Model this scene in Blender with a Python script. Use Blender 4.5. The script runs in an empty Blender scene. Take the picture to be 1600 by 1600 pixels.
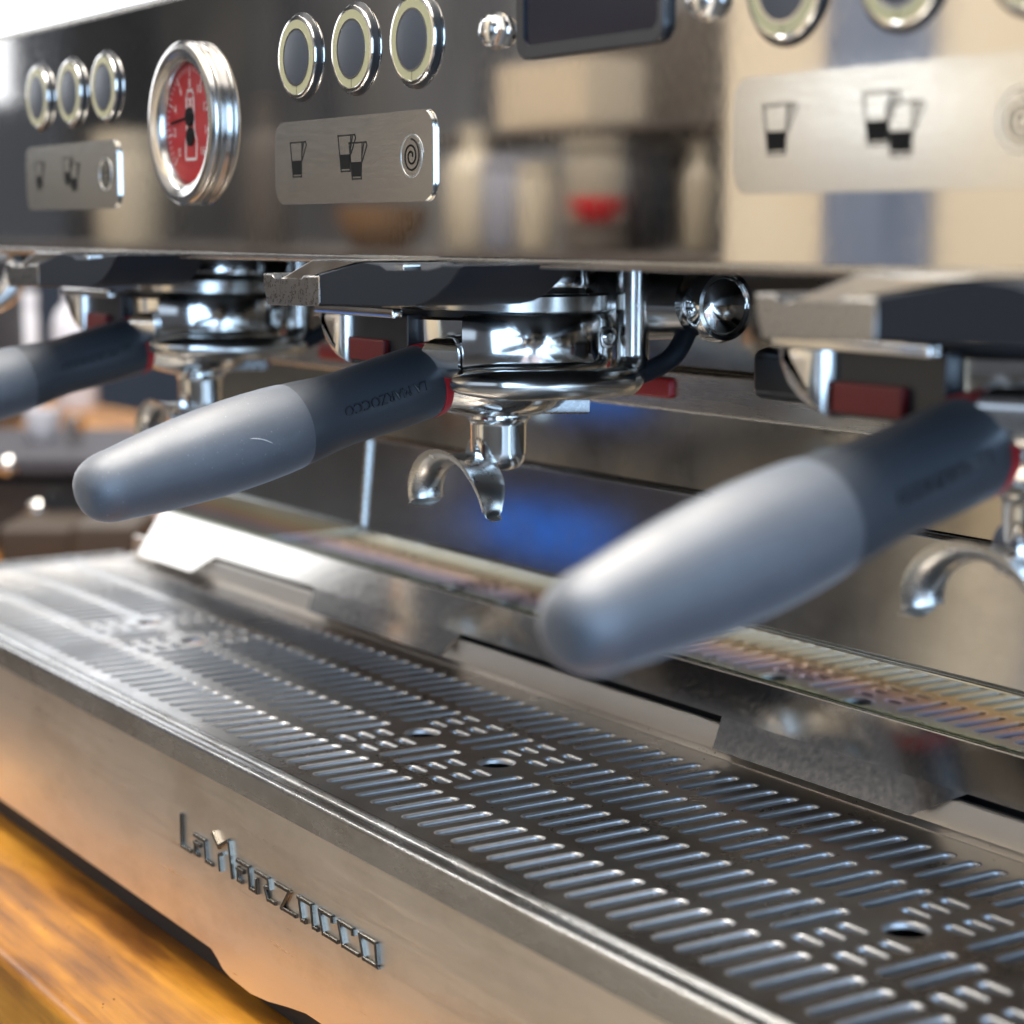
import bpy, bmesh, math, random
from math import sin, cos, pi, radians
from mathutils import Vector, Matrix
from mathutils.geometry import delaunay_2d_cdt

random.seed(7)
S = bpy.context.scene
COL = S.collection

# ------------------------------------------------------------------ camera, world, lamps, exposure
CAM = Vector((.585, -.376, .175))
PITCH, YAW = radians(7.97883), radians(33.10058)
cd = bpy.data.cameras.new('camera')
cam = bpy.data.objects.new('camera', cd)
COL.objects.link(cam)
FW = Vector((-cos(YAW) * cos(PITCH), sin(YAW) * cos(PITCH), -sin(PITCH)))
RT = FW.cross(Vector((0, 0, 1))).normalized()
UP = RT.cross(FW)
cam.matrix_world = Matrix(((RT.x, UP.x, -FW.x, CAM.x), (RT.y, UP.y, -FW.y, CAM.y), (RT.z, UP.z, -FW.z, CAM.z), (0, 0, 0, 1)))
cd.sensor_width = 36
cd.lens = 3149.75 / 1600 * 36
cd.clip_start, cd.clip_end = .01, 60
cd.dof.use_dof = True
cd.dof.focus_distance = .625
cd.dof.aperture_fstop = 9.5
cd.dof.aperture_blades = 9
S.camera = cam

w = bpy.data.worlds.new('World')
S.world = w
w.use_nodes = True
w.node_tree.nodes['Background'].inputs[0].default_value = (.62, .66, .75, 1)
w.node_tree.nodes['Background'].inputs[1].default_value = .13

S.view_settings.view_transform = 'Standard'
S.view_settings.look = 'None'
S.view_settings.exposure = .18
S.view_settings.gamma = 1
S.cycles.max_bounces = 10
S.cycles.glossy_bounces = 8
S.cycles.sample_clamp_indirect = 6
S.cycles.use_denoising = True


def area(name, loc, target, sx, sy, power, col):
    ld = bpy.data.lights.new(name, 'AREA')
    ld.shape = 'RECTANGLE'
    ld.size, ld.size_y = sx, sy
    ld.energy = power
    ld.color = col
    o = bpy.data.objects.new(name, ld)
    COL.objects.link(o)
    o.location = loc
    o.rotation_euler = (Vector(target) - Vector(loc)).to_track_quat('-Z', 'Y').to_euler()
    return o


area('window_light', (-3.3, 1.1, .85), (0, 1.1, .85), 2.4, .8, 5.5, (.93, .96, 1))
area('side_window_light', (-3.3, -.62, .92), (0, -.62, .92), 1.0, 1.0, 9, (.95, .97, 1))
area('right_window_light', (2.6, -.55, .45), (.2, -.15, .1), 2.8, 1.7, 95, (.46, .69, 1))
area('street_window_light', (.9, -3.0, .9), (.1, 0, .1), 2.2, 1.4, 9, (.62, .78, 1))
area('ceiling_panel_light', (-.25, -.35, 2.1), (-.15, -.15, 0), 3.4, 2.2, 50, (1, .96, .90))
area('pendant_light', (-.15, -.42, 2.0), (-.05, -.15, 0), .55, .55, 44, (1, .96, .90))
area('pendant_light', (.55, .05, 2.0), (.2, -.15, 0), .50, .50, 34, (1, .96, .90))
area('column_fill_light', (-1.1, .75, 2.2), (-.9, -.8, .3), 1.2, .6, 75, (1, .90, .78))  # added lamp to brighten the mirrored column and bar
area('wall_fill_light', (-3.2, -1.9, 2.5), (-3.2, -3.1, .6), 2.6, .4, 110, (1, .97, .94))  # added lamp lifting the unseen wall that the panel mirrors
area('tube_light', (-.43, -.73, .266), (0, 0, .24), .10, .012, .05, (.9, .96, 1))


# ------------------------------------------------------------------ materials
def mat(name, base, metal=0., rough=.5, **k):
    m = bpy.data.materials.new(name)
    m.use_nodes = True
    nt = m.node_tree
    b = nt.nodes['Principled BSDF']
    b.inputs['Base Color'].default_value = (*base, 1)
    b.inputs['Metallic'].default_value = metal
    b.inputs['Roughness'].default_value = rough
    for n, v in k.items():
        b.inputs[n.replace('_', ' ')].default_value = v
    return m


def N(m, kind, **k):
    n = m.node_tree.nodes.new(kind)
    for a, v in k.items():
        setattr(n, a, v)
    return n


def L(m, a, b):
    m.node_tree.links.new(a, b)


def bsdf(m):
    return m.node_tree.nodes['Principled BSDF']


def noise(m, scale, detail=4, rough=.5, stretch=(1, 1, 1), rot=(0, 0, 0)):
    tc = N(m, 'ShaderNodeTexCoord')
    mp = N(m, 'ShaderNodeMapping')
    mp.inputs['Scale'].default_value = stretch
    mp.inputs['Rotation'].default_value = rot
    n = N(m, 'ShaderNodeTexNoise')
    n.inputs['Scale'].default_value = scale
    n.inputs['Detail'].default_value = detail
    n.inputs['Roughness'].default_value = rough
    L(m, tc.outputs['Object'], mp.inputs[0])
    L(m, mp.outputs[0], n.inputs['Vector'])
    return n.outputs['Fac']


def ramp(m, fac, stops):
    r = N(m, 'ShaderNodeValToRGB')
    els = r.color_ramp.elements
    while len(els) < len(stops):
        els.new(.5)
    for e, (p, c) in zip(els, stops):
        e.position = p
        e.color = (*c, 1) if len(c) == 3 else c
    L(m, fac, r.inputs[0])
    return r.outputs[0]


def maprange(m, fac, a, b, c, d):
    r = N(m, 'ShaderNodeMapRange')
    for i, v in enumerate((a, b, c, d)):
        r.inputs[i + 1].default_value = v
    L(m, fac, r.inputs[0])
    return r.outputs[0]


def bump(m, fac, strength, dist=.0005):
    b = N(m, 'ShaderNodeBump')
    b.inputs['Strength'].default_value = strength
    b.inputs['Distance'].default_value = dist
    L(m, fac, b.inputs['Height'])
    L(m, b.outputs[0], bsdf(m).inputs['Normal'])


def math_node(m, op, a, b):
    n = N(m, 'ShaderNodeMath', operation=op)
    for i, v in enumerate((a, b)):
        if isinstance(v, (int, float)):
            n.inputs[i].default_value = v
        else:
            L(m, v, n.inputs[i])
    return n.outputs[0]


def steel(name, base, r0, r1, scale, stretch=(1, 1, 1), bstr=0., rot=(0, 0, 0), smudge=None):
    m = mat(name, base, 1, r0)
    n = noise(m, scale, 6, .65, stretch, rot)
    if smudge:
        s = noise(m, smudge, 4, .6)
        n2 = math_node(m, 'MULTIPLY', s, n)
        L(m, maprange(m, n2, .14, .40, r0, r1), bsdf(m).inputs['Roughness'])
    else:
        L(m, maprange(m, n, .3, .7, r0, r1), bsdf(m).inputs['Roughness'])
    if bstr:
        bump(m, n, bstr)
    return m


CHROME = steel('chrome', (.72, .71, .69), .07, .17, 60, smudge=30)
CHROME_SATIN = steel('satin_chrome', (.62, .60, .57), .16, .28, 90)
DARKCHROME = steel('darkened_chrome', (.34, .335, .33), .22, .36, 700)  # chrome with its dark reflection put into the colour
SPOUTM = steel('spout_steel', (.60, .58, .55), .24, .34, 120)
PANEL = steel('polished_panel', (.62, .61, .60), .03, .085, 500, (1, 1, .5), 0, (0, .75, 0), smudge=14)
PLATE = steel('brushed_plate', (.66, .65, .62), .16, .24, 2600, (.06, 1, 1), .02)
EDGE = steel('edge_steel', (.50, .48, .45), .24, .30, 500, (.05, 1, 1))
TRAYF = steel('brushed_tray_front', (.76, .72, .66), .27, .38, 520, (.03, 1, 1), .10)
LIPM = steel('lip_steel', (.50, .50, .49), .20, .32, 160, (.25, 1, 1), .03)
LETTERM = steel('letter_chrome', (.15, .14, .125), .16, .24, 200)
MIRROR = steel('mirror_steel', (.62, .60, .56), .04, .10, 120, smudge=18)
SPLASHM = steel('splash_steel', (.60, .57, .53), .075, .13, 420)
RECESSM = steel('recess_steel', (.50, .46, .40), .08, .15, 60)
RIMM = steel('rim_steel', (.70, .66, .61), .30, .40, 300, (.05, 1, 1))
BACK = steel('backsplash_steel', (.55, .55, .55), .10, .16, 40)
DARKSTEEL = steel('dark_steel', (.22, .21, .20), .25, .4, 120)
DARK = mat('black_parts_and_shade', (.012, .012, .013), 0, .6)
BLACKP = mat('black_plastic', (.018, .019, .022), 0, .32)
NAVYP = mat('charcoal_plastic', (.010, .014, .021), 0, .5, Specular_IOR_Level=.2)
RUBBER = mat('shaded_rubber', (.026, .030, .037), 0, .46, Specular_IOR_Level=.6, Sheen_Weight=.05, Sheen_Roughness=.4)  # handle rubber with the shank's shade put into its colour
n_ = noise(RUBBER, 900, 3)
bump(RUBBER, n_, .12, .0002)
GRIP = mat('lit_rubber', (.05, .058, .072), 0, .48, Specular_IOR_Level=.9, Sheen_Weight=.30, Sheen_Roughness=.4)  # same rubber as the shank, lit tone put into its colour
n_ = noise(GRIP, 700, 4)
bump(GRIP, n_, .14, .0002)
L(GRIP, maprange(GRIP, noise(GRIP, 45, 5, .65), .3, .75, .46, .60), bsdf(GRIP).inputs['Roughness'])
n_ = noise(GRIP, 38, 7, .72)
n2_ = noise(GRIP, 1500, 2, .5)
L(GRIP, ramp(GRIP, math_node(GRIP, 'ADD', n_, math_node(GRIP, 'MULTIPLY', math_node(GRIP, 'GREATER_THAN', n2_, .72), .35)), [(.38, (.044, .051, .063)), (.62, (.056, .065, .080)), (.95, (.22, .23, .24))]), bsdf(GRIP).inputs['Base Color'])
RED = mat('red_plastic', (.42, .014, .022), 0, .36)
REDD = mat('shaded_red_plastic', (.12, .003, .005), 0, .5)  # red with the shade of its place put into the colour
CREAM = mat('cream_light_ring', (.40, .38, .22), 0, .3)
BTN = mat('button_face', (.055, .065, .085), .25, .32)
bump(BTN, noise(BTN, 500, 4, .6, (1, 1, .05)), .06, .0002)
WHITEP = mat('white_print', (.80, .78, .76), 0, .5)
BLACKI = mat('black_print', (.006, .006, .006), 0, .6, Specular_IOR_Level=.1)
LINEP = mat('etched_line', (.02, .019, .018), .0, .6, Specular_IOR_Level=.1)
PALELINE = mat('etched_pale_line', (.80, .79, .76), .6, .35)
DIALRED = mat('dial_red', (.46, .009, .016), 0, .4)
SCREEN = mat('screen_glass', (.014, .014, .022), 0, .12)
GLASS = mat('glass', (1, 1, 1), 0, .02, Transmission_Weight=1., IOR=1.15)

# grate steel with coffee stains
GRATE = mat('grate_steel', (.3, .28, .26), 1, .3)
n_ = noise(GRATE, 11, 6, .6)
L(GRATE, ramp(GRATE, n_, [(.30, (.29, .275, .26)), (.48, (.36, .35, .335)), (.62, (.31, .265, .225)), (.8, (.42, .41, .40))]), bsdf(GRATE).inputs['Base Color'])
n2_ = noise(GRATE, 30, 5, .6)
L(GRATE, maprange(GRATE, n2_, .3, .7, .24, .34), bsdf(GRATE).inputs['Roughness'])
bump(GRATE, noise(GRATE, 1800, 2), .02, .0001)
SLOTM = steel('slot_edge_steel', (.48, .48, .485), .42, .52, 300)

for m_, c0, c1, sc in ((TRAYF, (.70, .64, .56), (.88, .83, .76), 22), (BACK, (.48, .48, .48), (.60, .61, .62), 14), (LIPM, (.36, .34, .31), (.54, .54, .53), 35), (EDGE, (.40, .38, .34), (.54, .52, .49), 28)):
    L(m_, ramp(m_, noise(m_, sc, 6, .68, (.5, 1, 1)), [(.32, c0), (.55, c1)]), bsdf(m_).inputs['Base Color'])

# film on the mirror strip: straw, orange, violet and green bands one above the other
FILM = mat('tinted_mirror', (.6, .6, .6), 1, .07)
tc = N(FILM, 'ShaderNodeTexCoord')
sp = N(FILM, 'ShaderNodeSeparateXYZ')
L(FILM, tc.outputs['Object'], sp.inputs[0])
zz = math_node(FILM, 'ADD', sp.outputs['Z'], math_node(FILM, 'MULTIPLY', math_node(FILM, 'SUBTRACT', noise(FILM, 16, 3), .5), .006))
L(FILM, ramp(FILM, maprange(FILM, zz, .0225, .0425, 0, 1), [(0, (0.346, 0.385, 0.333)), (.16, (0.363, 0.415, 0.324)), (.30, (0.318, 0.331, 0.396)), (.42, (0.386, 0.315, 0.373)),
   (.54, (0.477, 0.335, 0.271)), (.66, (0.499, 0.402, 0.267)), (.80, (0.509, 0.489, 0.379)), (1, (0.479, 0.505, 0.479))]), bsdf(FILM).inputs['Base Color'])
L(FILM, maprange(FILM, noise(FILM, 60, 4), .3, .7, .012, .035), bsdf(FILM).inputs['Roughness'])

# wood
WOOD = mat('oiled_wood', (.4, .2, .06), 0, .38)
g1 = noise(WOOD, 6, 6, .62, (.9, 5, 5), (0, 0, .22))
g2 = noise(WOOD, 120, 6, .65, (.05, 1.6, 1.6), (0, 0, .03))
g3 = noise(WOOD, 7, 3, .5, (1, 2.2, 2.2))
mx = math_node(WOOD, 'ADD', math_node(WOOD, 'MULTIPLY', g1, .62), math_node(WOOD, 'ADD', math_node(WOOD, 'MULTIPLY', g2, .17), math_node(WOOD, 'MULTIPLY', g3, .26)))
L(WOOD, ramp(WOOD, mx, [(.37, (.035, .011, .003)), (.45, (.12, .042, .005)), (.52, (.27, .105, .009)), (.59, (.43, .185, .016)), (.70, (.70, .39, .075))]), bsdf(WOOD).inputs['Base Color'])
L(WOOD, maprange(WOOD, g1, .3, .7, .30, .46), bsdf(WOOD).inputs['Roughness'])
bump(WOOD, g2, .10, .001)


# ------------------------------------------------------------------ mesh helpers
class MB:
    def __init__(s):
        s.bm = bmesh.new()
        s.bev = False

    def faces(s, vs, fs):
        v = [s.bm.verts.new(p) for p in vs]
        out = []
        for f in fs:
            try:
                out.append(s.bm.faces.new([v[i] for i in f]))
            except ValueError:
                pass
        return v, out

    def box(s, a, b, bev=0., seg=2):
        x0, y0, z0 = [min(p, q) for p, q in zip(a, b)]
        x1, y1, z1 = [max(p, q) for p, q in zip(a, b)]
        v, f = s.faces([(x0, y0, z0), (x1, y0, z0), (x1, y1, z0), (x0, y1, z0), (x0, y0, z1), (x1, y0, z1), (x1, y1, z1), (x0, y1, z1)],
                       [(0, 3, 2, 1), (4, 5, 6, 7), (0, 1, 5, 4), (1, 2, 6, 5), (2, 3, 7, 6), (3, 0, 4, 7)])
        if bev:
            s.bev = True
            ed = list({e for ff in f for e in ff.edges})
            bmesh.ops.bevel(s.bm, geom=ed, offset=bev, segments=seg, profile=.5, affect='EDGES')
        return s

    def prism(s, pts, axis, a, b, bev=0., seg=2):
        """closed outline pts (u, v) pushed along an axis from a to b; axis y: (u,v)=(x,z), x: (y,z), z: (x,y)"""
        def P(u, v, t):
            return {'y': (u, t, v), 'x': (t, u, v), 'z': (u, v, t)}[axis]
        n = len(pts)
        s.bev = True
        v, f = s.faces([P(u, q, a) for u, q in pts] + [P(u, q, b) for u, q in pts],
                       [tuple(range(n))[::-1], tuple(range(n, 2 * n))] + [(i, (i + 1) % n, n + (i + 1) % n, n + i) for i in range(n)])
        if bev:
            s.bev = True
            ed = list({e for ff in f[:2] for e in ff.edges})
            bmesh.ops.bevel(s.bm, geom=ed, offset=bev, segments=seg, profile=.5, affect='EDGES')
        return s

    def lathe(s, prof, M=None, seg=48, a0=0., a1=2 * pi, caps=True):
        """prof: (r, z) list turned about z, then moved by M"""
        M = M or Matrix()
        full = abs(a1 - a0 - 2 * pi) < 1e-6
        k = seg if full else seg + 1
        rings = []
        for r, z in prof:
            if r < 1e-7:
                rings.append([s.bm.verts.new(M @ Vector((0, 0, z)))])
            else:
                rings.append([s.bm.verts.new(M @ Vector((r * cos(a0 + (a1 - a0) * i / seg), r * sin(a0 + (a1 - a0) * i / seg), z))) for i in range(k)])
        for A, B in zip(rings, rings[1:]):
            for i in range(seg):
                j = (i + 1) % k
                q = [A[i % len(A)], A[j % len(A)], B[j % len(B)], B[i % len(B)]]
                q = list(dict.fromkeys(q))
                if len(q) > 2:
                    try:
                        s.bm.faces.new(q)
                    except ValueError:
                        pass
        if not full and caps:
            for i in (0, -1):
                q = list(dict.fromkeys(R[i] for R in rings))
                try:
                    s.bm.faces.new(q)
                except ValueError:
                    pass
        return s

    def sweep(s, path, rad, seg=16, sx=1., sy=1., up=None, caps=True):
        """tube along path; rad a number or a list; sx, sy flatten the section"""
        path = [Vector(p) for p in path]
        n = len(path)
        rad = rad if isinstance(rad, (list, tuple)) else [rad] * n
        T = [(path[min(i + 1, n - 1)] - path[max(i - 1, 0)]).normalized() for i in range(n)]
        u = Vector(up) if up else T[0].orthogonal()
        rings = []
        for p, t, r in zip(path, T, rad):
            u = (u - t * u.dot(t)).normalized()
            b = t.cross(u)
            rings.append([s.bm.verts.new(p + u * (cos(2 * pi * i / seg) * r * sx) + b * (sin(2 * pi * i / seg) * r * sy)) for i in range(seg)])
        for A, B in zip(rings, rings[1:]):
            for i in range(seg):
                s.bm.faces.new((A[i], A[(i + 1) % seg], B[(i + 1) % seg], B[i]))
        if caps:
            s.bm.faces.new(rings[0][::-1])
            s.bm.faces.new(rings[-1])
        return s

    def build(s, name, m, parent=None, flat=False, ang=38):
        bmesh.ops.recalc_face_normals(s.bm, faces=s.bm.faces)
        for f in s.bm.faces:
            f.smooth = not flat
        if not flat:
            for e in s.bm.edges:
                if len(e.link_faces) == 2 and e.calc_face_angle(0) > radians(ang):
                    e.smooth = False
        me = bpy.data.meshes.new(name)
        s.bm.to_mesh(me)
        s.bm.free()
        me.materials.append(m)
        o = bpy.data.objects.new(name, me)
        COL.objects.link(o)
        if s.bev and not flat:
            wn = o.modifiers.new('weighted_normals', 'WEIGHTED_NORMAL')
            wn.keep_sharp = True
            wn.weight = 100
        if parent:
            o.parent = parent
        return o


def smooth_path(pts, n=6):
    """Catmull-Rom through pts"""
    P = [Vector(p) for p in pts]
    P = [P[0] * 2 - P[1]] + P + [P[-1] * 2 - P[-2]]
    out = []
    for i in range(1, len(P) - 2):
        a, b, c, d = P[i - 1:i + 3]
        for k in range(n):
            t = k / n
            out.append(.5 * ((2 * b) + (c - a) * t + (2 * a - 5 * b + 4 * c - d) * t * t + (3 * b - a - 3 * c + d) * t ** 3))
    out.append(P[-2])
    return out


def rrect(x0, z0, x1, z1, r, n=6):
    out = []
    for cx, cz, a in ((x1 - r, z1 - r, 0), (x0 + r, z1 - r, pi / 2), (x0 + r, z0 + r, pi), (x1 - r, z0 + r, 1.5 * pi)):
        out += [(cx + r * cos(a + pi / 2 * i / n), cz + r * sin(a + pi / 2 * i / n)) for i in range(n + 1)]
    return out


def tag(o, label=None, cat=None, group=None, kind=None):
    for k, v in (('label', label), ('category', cat), ('group', group), ('kind', kind)):
        if v:
            o[k] = v
    return o


def empty(name, loc=(0, 0, 0)):
    o = bpy.data.objects.new(name, None)
    COL.objects.link(o)
    o.location = loc
    o.empty_display_size = .01
    return o


KIDS = {}


def copy_tree(o, parent=None, dx=(0, 0, 0)):
    c = o.copy()
    COL.objects.link(c)
    mpi = o.matrix_parent_inverse.copy()
    c.parent = parent
    c.matrix_parent_inverse = mpi
    c.location = o.location + Vector(dx)
    for ch in [x for x in list(COL.objects) if x.parent == o]:
        copy_tree(ch, c)
    return c


def text_mesh(body, size, extrude=0., align='CENTER'):
    cu = bpy.data.curves.new('text', 'FONT')
    cu.body = body
    cu.size = size
    cu.extrude = extrude
    cu.align_x = align
    cu.align_y = 'CENTER'
    cu.resolution_u = 3
    ob = bpy.data.objects.new('text', cu)
    COL.objects.link(ob)
    dg = bpy.context.evaluated_depsgraph_get()
    dg.update()
    me = bpy.data.meshes.new_from_object(ob.evaluated_get(dg))
    bpy.data.objects.remove(ob)
    bpy.data.curves.remove(cu)
    return me


def add_mesh(mb, me, fn):
    v = [mb.bm.verts.new(fn(p.co)) for p in me.vertices]
    for f in me.polygons:
        try:
            mb.bm.faces.new([v[i] for i in f.vertices])
        except ValueError:
            pass


def strokes(mb, segs, wd, plane_y, depth, ox, oz, sx=1., sz=1., bev=0.):
    """flat strokes in an xz plane facing -y: each segment a box from plane_y out to plane_y-depth"""
    for (ax, az, bx, bz) in segs:
        a = Vector((ox + ax * sx, oz + az * sz))
        b = Vector((ox + bx * sx, oz + bz * sz))
        d = (b - a).normalized()
        n = Vector((-d.y, d.x)) * wd / 2
        a, b = a - d * wd / 2, b + d * wd / 2
        mb.prism([tuple(a - n), tuple(b - n), tuple(b + n), tuple(a + n)], 'y', plane_y, plane_y - depth, bev, 1)


# ------------------------------------------------------------------ setting: floor and the cafe the metal mirrors
mfloor = mat('floor_tiles', (.52, .44, .34), 0, .45)
L(mfloor, ramp(mfloor, noise(mfloor, 3, 5), [(.3, (.10, .095, .09)), (.7, (.16, .15, .14))]), bsdf(mfloor).inputs['Base Color'])
o = MB().box((-6, -5, -1.02), (4, 4, -.98)).build('floor', mfloor)
o['kind'] = 'structure'
mwall = mat('dark_wall', (.05, .05, .055), 0, .7)
L(mwall, ramp(mwall, noise(mwall, 1.3, 4, .5, (1.6, 1, .35)), [(.36, (.11, .11, .115)), (.50, (.26, .255, .25)), (.56, (.14, .135, .13)), (.68, (.42, .39, .34))]), bsdf(mwall).inputs['Base Color'])
o = MB().box((-8, -3.12, -.98), (-1.2, -3.02, 2.6)).build('back_wall', mwall)
o['kind'] = 'structure'
mw2 = mat('navy_wall', (.03, .04, .06), 0, .7)
o = MB().box((-3.55, -.6, -.98), (-3.45, 3.2, 2.6)).build('end_wall', mw2)
o['kind'] = 'structure'


PANEL_Y = -.068


def mirror_at(px, py, Y):
    """where the sight line through a photo pixel goes after the front panel mirrors it, at depth Y"""
    r = RT * ((px - 800) / 3149.75) - UP * ((py - 800) / 3149.75) + FW
    p = CAM + r * ((PANEL_Y - CAM.y) / r.y)
    r = Vector((r.x, -r.y, r.z))
    return p + r * ((Y - p.y) / r.y)


def sight(px, py, d):
    r = RT * ((px - 800) / 3149.75) - UP * ((py - 800) / 3149.75) + FW
    return CAM + r * d


BEIGE = mat('beige_plaster', (.70, .60, .45), 0, .7)
L(BEIGE, ramp(BEIGE, noise(BEIGE, 3, 4), [(.3, (.64, .54, .39)), (.7, (.76, .67, .52))]), bsdf(BEIGE).inputs['Base Color'])
x0 = mirror_at(1130, 300, -.75).x
t = tag(MB().box((x0, -1.0, -.98), (-.16, -.75, 2.4), .004).build('plaster_column', BEIGE),
        'wide beige plaster column mirrored in the right end of the front panel', 'column')
# bookings board / blue-grey curtain on the column
BLUEG = mat('blue_grey_cloth', (.15, .19, .27), 0, .8)
L(BLUEG, ramp(BLUEG, noise(BLUEG, 9, 4, .5, (6, 1, .5)), [(.3, (.10, .13, .20)), (.7, (.22, .26, .34))]), bsdf(BLUEG).inputs['Base Color'])
xa, xb = mirror_at(1290, 300, -.745).x, mirror_at(1450, 300, -.745).x
mb = MB()
nf = 14
pts = [(xa + (xb - xa) * i / nf, -.747 + .004 * (i % 2)) for i in range(nf + 1)]
mb.prism(pts + [(p, q + .005) for p, q in pts[::-1]], 'z', -.4, .60)
tag(mb.build('hanging_cloth', BLUEG), 'blue-grey cloth mirrored as a dark stripe on the right end of the panel', 'cloth')
# bar across the room: its top, with jars and bottles whose mirror images show in the panel
WOODD = mat('dark_bar_wood', (.06, .045, .035), 0, .5)
BARF = mat('pale_bar_panel', (.58, .50, .38), 0, .6)
L(BARF, ramp(BARF, noise(BARF, 4, 4), [(.3, (.46, .43, .39)), (.7, (.66, .63, .57))]), bsdf(BARF).inputs['Base Color'])
p = mirror_at(700, 392, -.9)
zb = p.z
mb = MB().box((-3.0, -1.12, zb - .03), (x0 - .012, -.82, zb), .003)
bar = tag(empty('back_bar', (-2.0, -1.0, -.98)), 'dark bar across the room mirrored along the foot of the panel', 'counter')
mb.build('bar_top', WOODD).parent = bar
bar.matrix_parent_inverse = Matrix()
for ob in (bar.children if False else []):
    pass
o = MB().box((-2.98, -1.10, -.975), (x0 - .014, -1.06, zb - .031)).build('bar_front', BARF)
o.parent = bar
for ob in COL.objects:
    if ob.parent == bar:
        ob.matrix_parent_inverse = Matrix.Translation(-bar.location)

CREAMC = mat('cream_ceramic', (.46, .40, .30), 0, .35)
LAVG = mat('grey_ceramic', (.24, .25, .30), 0, .35)
BROWNC = mat('brown_card', (.075, .062, .052), 0, .7)
ORNG = mat('tan_ceramic', (.22, .13, .07), 0, .4)
REDC = mat('red_enamel', (.65, .02, .03), 0, .35)


def bottle_prof(r, h, neck=.4):
    return [(0, 0), (r * .9, 0), (r, h * .03), (r, h * .62), (r * .8, h * .72), (r * neck, h * .8), (r * neck, h * .97), (r * neck * 1.15, h * .97), (r * neck * 1.15, h), (0, h)]


def jar_prof(r, h):
    return [(0, 0), (r * .85, 0), (r, h * .08), (r, h * .80), (r * .92, h * .86), (r * .92, h * .88), (r * 1.02, h * .88), (r * 1.02, h), (0, h)]


def cup_prof(r, h):
    return [(0, .002), (r * .55, 0), (r * .62, h * .06), (r * .92, h * .5), (r, h), (r * .94, h), (r * .85, h * .5), (r * .5, h * .12), (0, h * .10)]


def stand(name, prof, m, px0, px1, py_top, py_bot, Y, label, cat, z0=None):
    a, b, top = mirror_at(px0, 300, Y), mirror_at(px1, 300, Y), mirror_at((px0 + px1) / 2, py_top, Y)
    bot = mirror_at((px0 + px1) / 2, py_bot, Y).z
    r = abs(b.x - a.x) * .5 * .85
    o = MB().lathe(prof(r, top.z - bot), seg=28).build(name, m)
    o.location = ((a.x + b.x) / 2, Y, bot)
    return tag(o, label, cat)


stand('tall_bottle', bottle_prof, CREAMC, 712, 768, 195, 391, -.92, 'tall cream bottle mirrored in the panel just right of the middle label plate', 'bottle')
stand('grey_jar', jar_prof, LAVG, 768, 822, 245, 391, -.93, 'grey jar mirrored in the panel beside the tall cream bottle', 'jar')
stand('cream_jar', jar_prof, CREAMC, 818, 856, 255, 391, -.92, 'small cream jar mirrored in the panel between grey jar and dark box', 'jar')
stand('pale_jar', jar_prof, mat('ivory_ceramic', (.26, .23, .18), 0, .4), 900, 985, 215, 391, -.97, 'wide pale jar mirrored behind a red blob in the panel', 'jar')
stand('red_cup', cup_prof, REDC, 903, 960, 308, 349, -.88, 'red cup mirrored as a red blob in the lower panel', 'cup')
stand('dark_tin', jar_prof, BROWNC, 895, 968, 350, 391, -.88, 'low dark tin under the red cup mirrored low in the panel', 'tin')
stand('black_canister', jar_prof, BLACKP, 985, 1035, 235, 391, -.93, 'black canister mirrored in the panel right of the red blob', 'canister')
stand('ivory_pitcher', bottle_prof, mat('ivory_enamel', (.34, .30, .23), 0, .4), 1075, 1112, 220, 391, -.93, 'ivory bottle mirrored in the panel next to the beige column', 'bottle')
stand('tan_bowl', cup_prof, ORNG, 555, 640, 322, 391, -.92, 'tan bowl mirrored in the panel below the middle label plate', 'bowl')
stand('tea_caddy', jar_prof, CREAMC, 176, 222, 205, 391, -.92, 'pale caddy mirrored dimly in the panel between far plate and red gauge', 'caddy')
stand('brown_bottle', bottle_prof, BROWNC, 398, 440, 150, 391, -.95, 'brown bottle mirrored dimly in the panel right of the red gauge', 'bottle')
# a lit white carton on a shelf
a, b = mirror_at(775, 105, -.98), mirror_at(912, 195, -.98)
o = MB().box((a.x, -1.06, b.z), (b.x, -.98, a.z), .004).build('white_carton', mat('white_card', (.52, .43, .31), 0, .6))
tag(o, 'pale carton mirrored as a bright patch in the panel under the screen', 'carton')
o = MB().box((a.x - .12, -1.10, b.z - .012), (x0 - .014, -.96, b.z - .001), .002).build('wall_shelf', WOODD)
tag(o, 'wall shelf under the pale carton mirrored in the panel', 'shelf')
mb = MB()
a, b = mirror_at(880, 40, -1.11), mirror_at(1112, 388, -1.11)
mb.box((a.x, -1.14, b.z), (b.x, -1.11, a.z), .004)
tag(mb.build('notice_board', BROWNC), 'brown board mirrored in the panel left of the beige column', 'board')
# added blue glowing block, unseen itself, for the blue patch mirrored in the backsplash
BLUE = mat('blue_glow', (.01, .05, .2), 0, .3, Emission_Color=(.008, .17, .80, 1), Emission_Strength=1.0)
glow_root = tag(empty('blue_glow_block', (-.9, -.52, 0)), 'added blue glowing block mirrored in the backsplash below the middle spout', 'screen')
for a_, b_, nm, m_ in (((-.965, -.53, .000), (-.775, -.506, .041), 'casing', BLACKP), ((-.960, -.5058, .002), (-.780, -.5045, .039), 'glow_panel', BLUE)):
    o = MB().box(a_, b_).build(nm, m_, glow_root)
    o.matrix_parent_inverse = Matrix.Translation(-glow_root.location)
mb = MB().box((-1.15, -.72, -.020), (-.70, -.48, -.001), .004)
st = tag(mb.build('side_table', DARK), 'dark side table under the blue glowing block mirrored in the backsplash', 'table')
for x in (-1.13, -.72):
    for y in (-.70, -.50):
        MB().box((x - .015, y - .015, -.98), (x + .015, y + .015, -.021)).build('leg', DARK, st)

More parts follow.
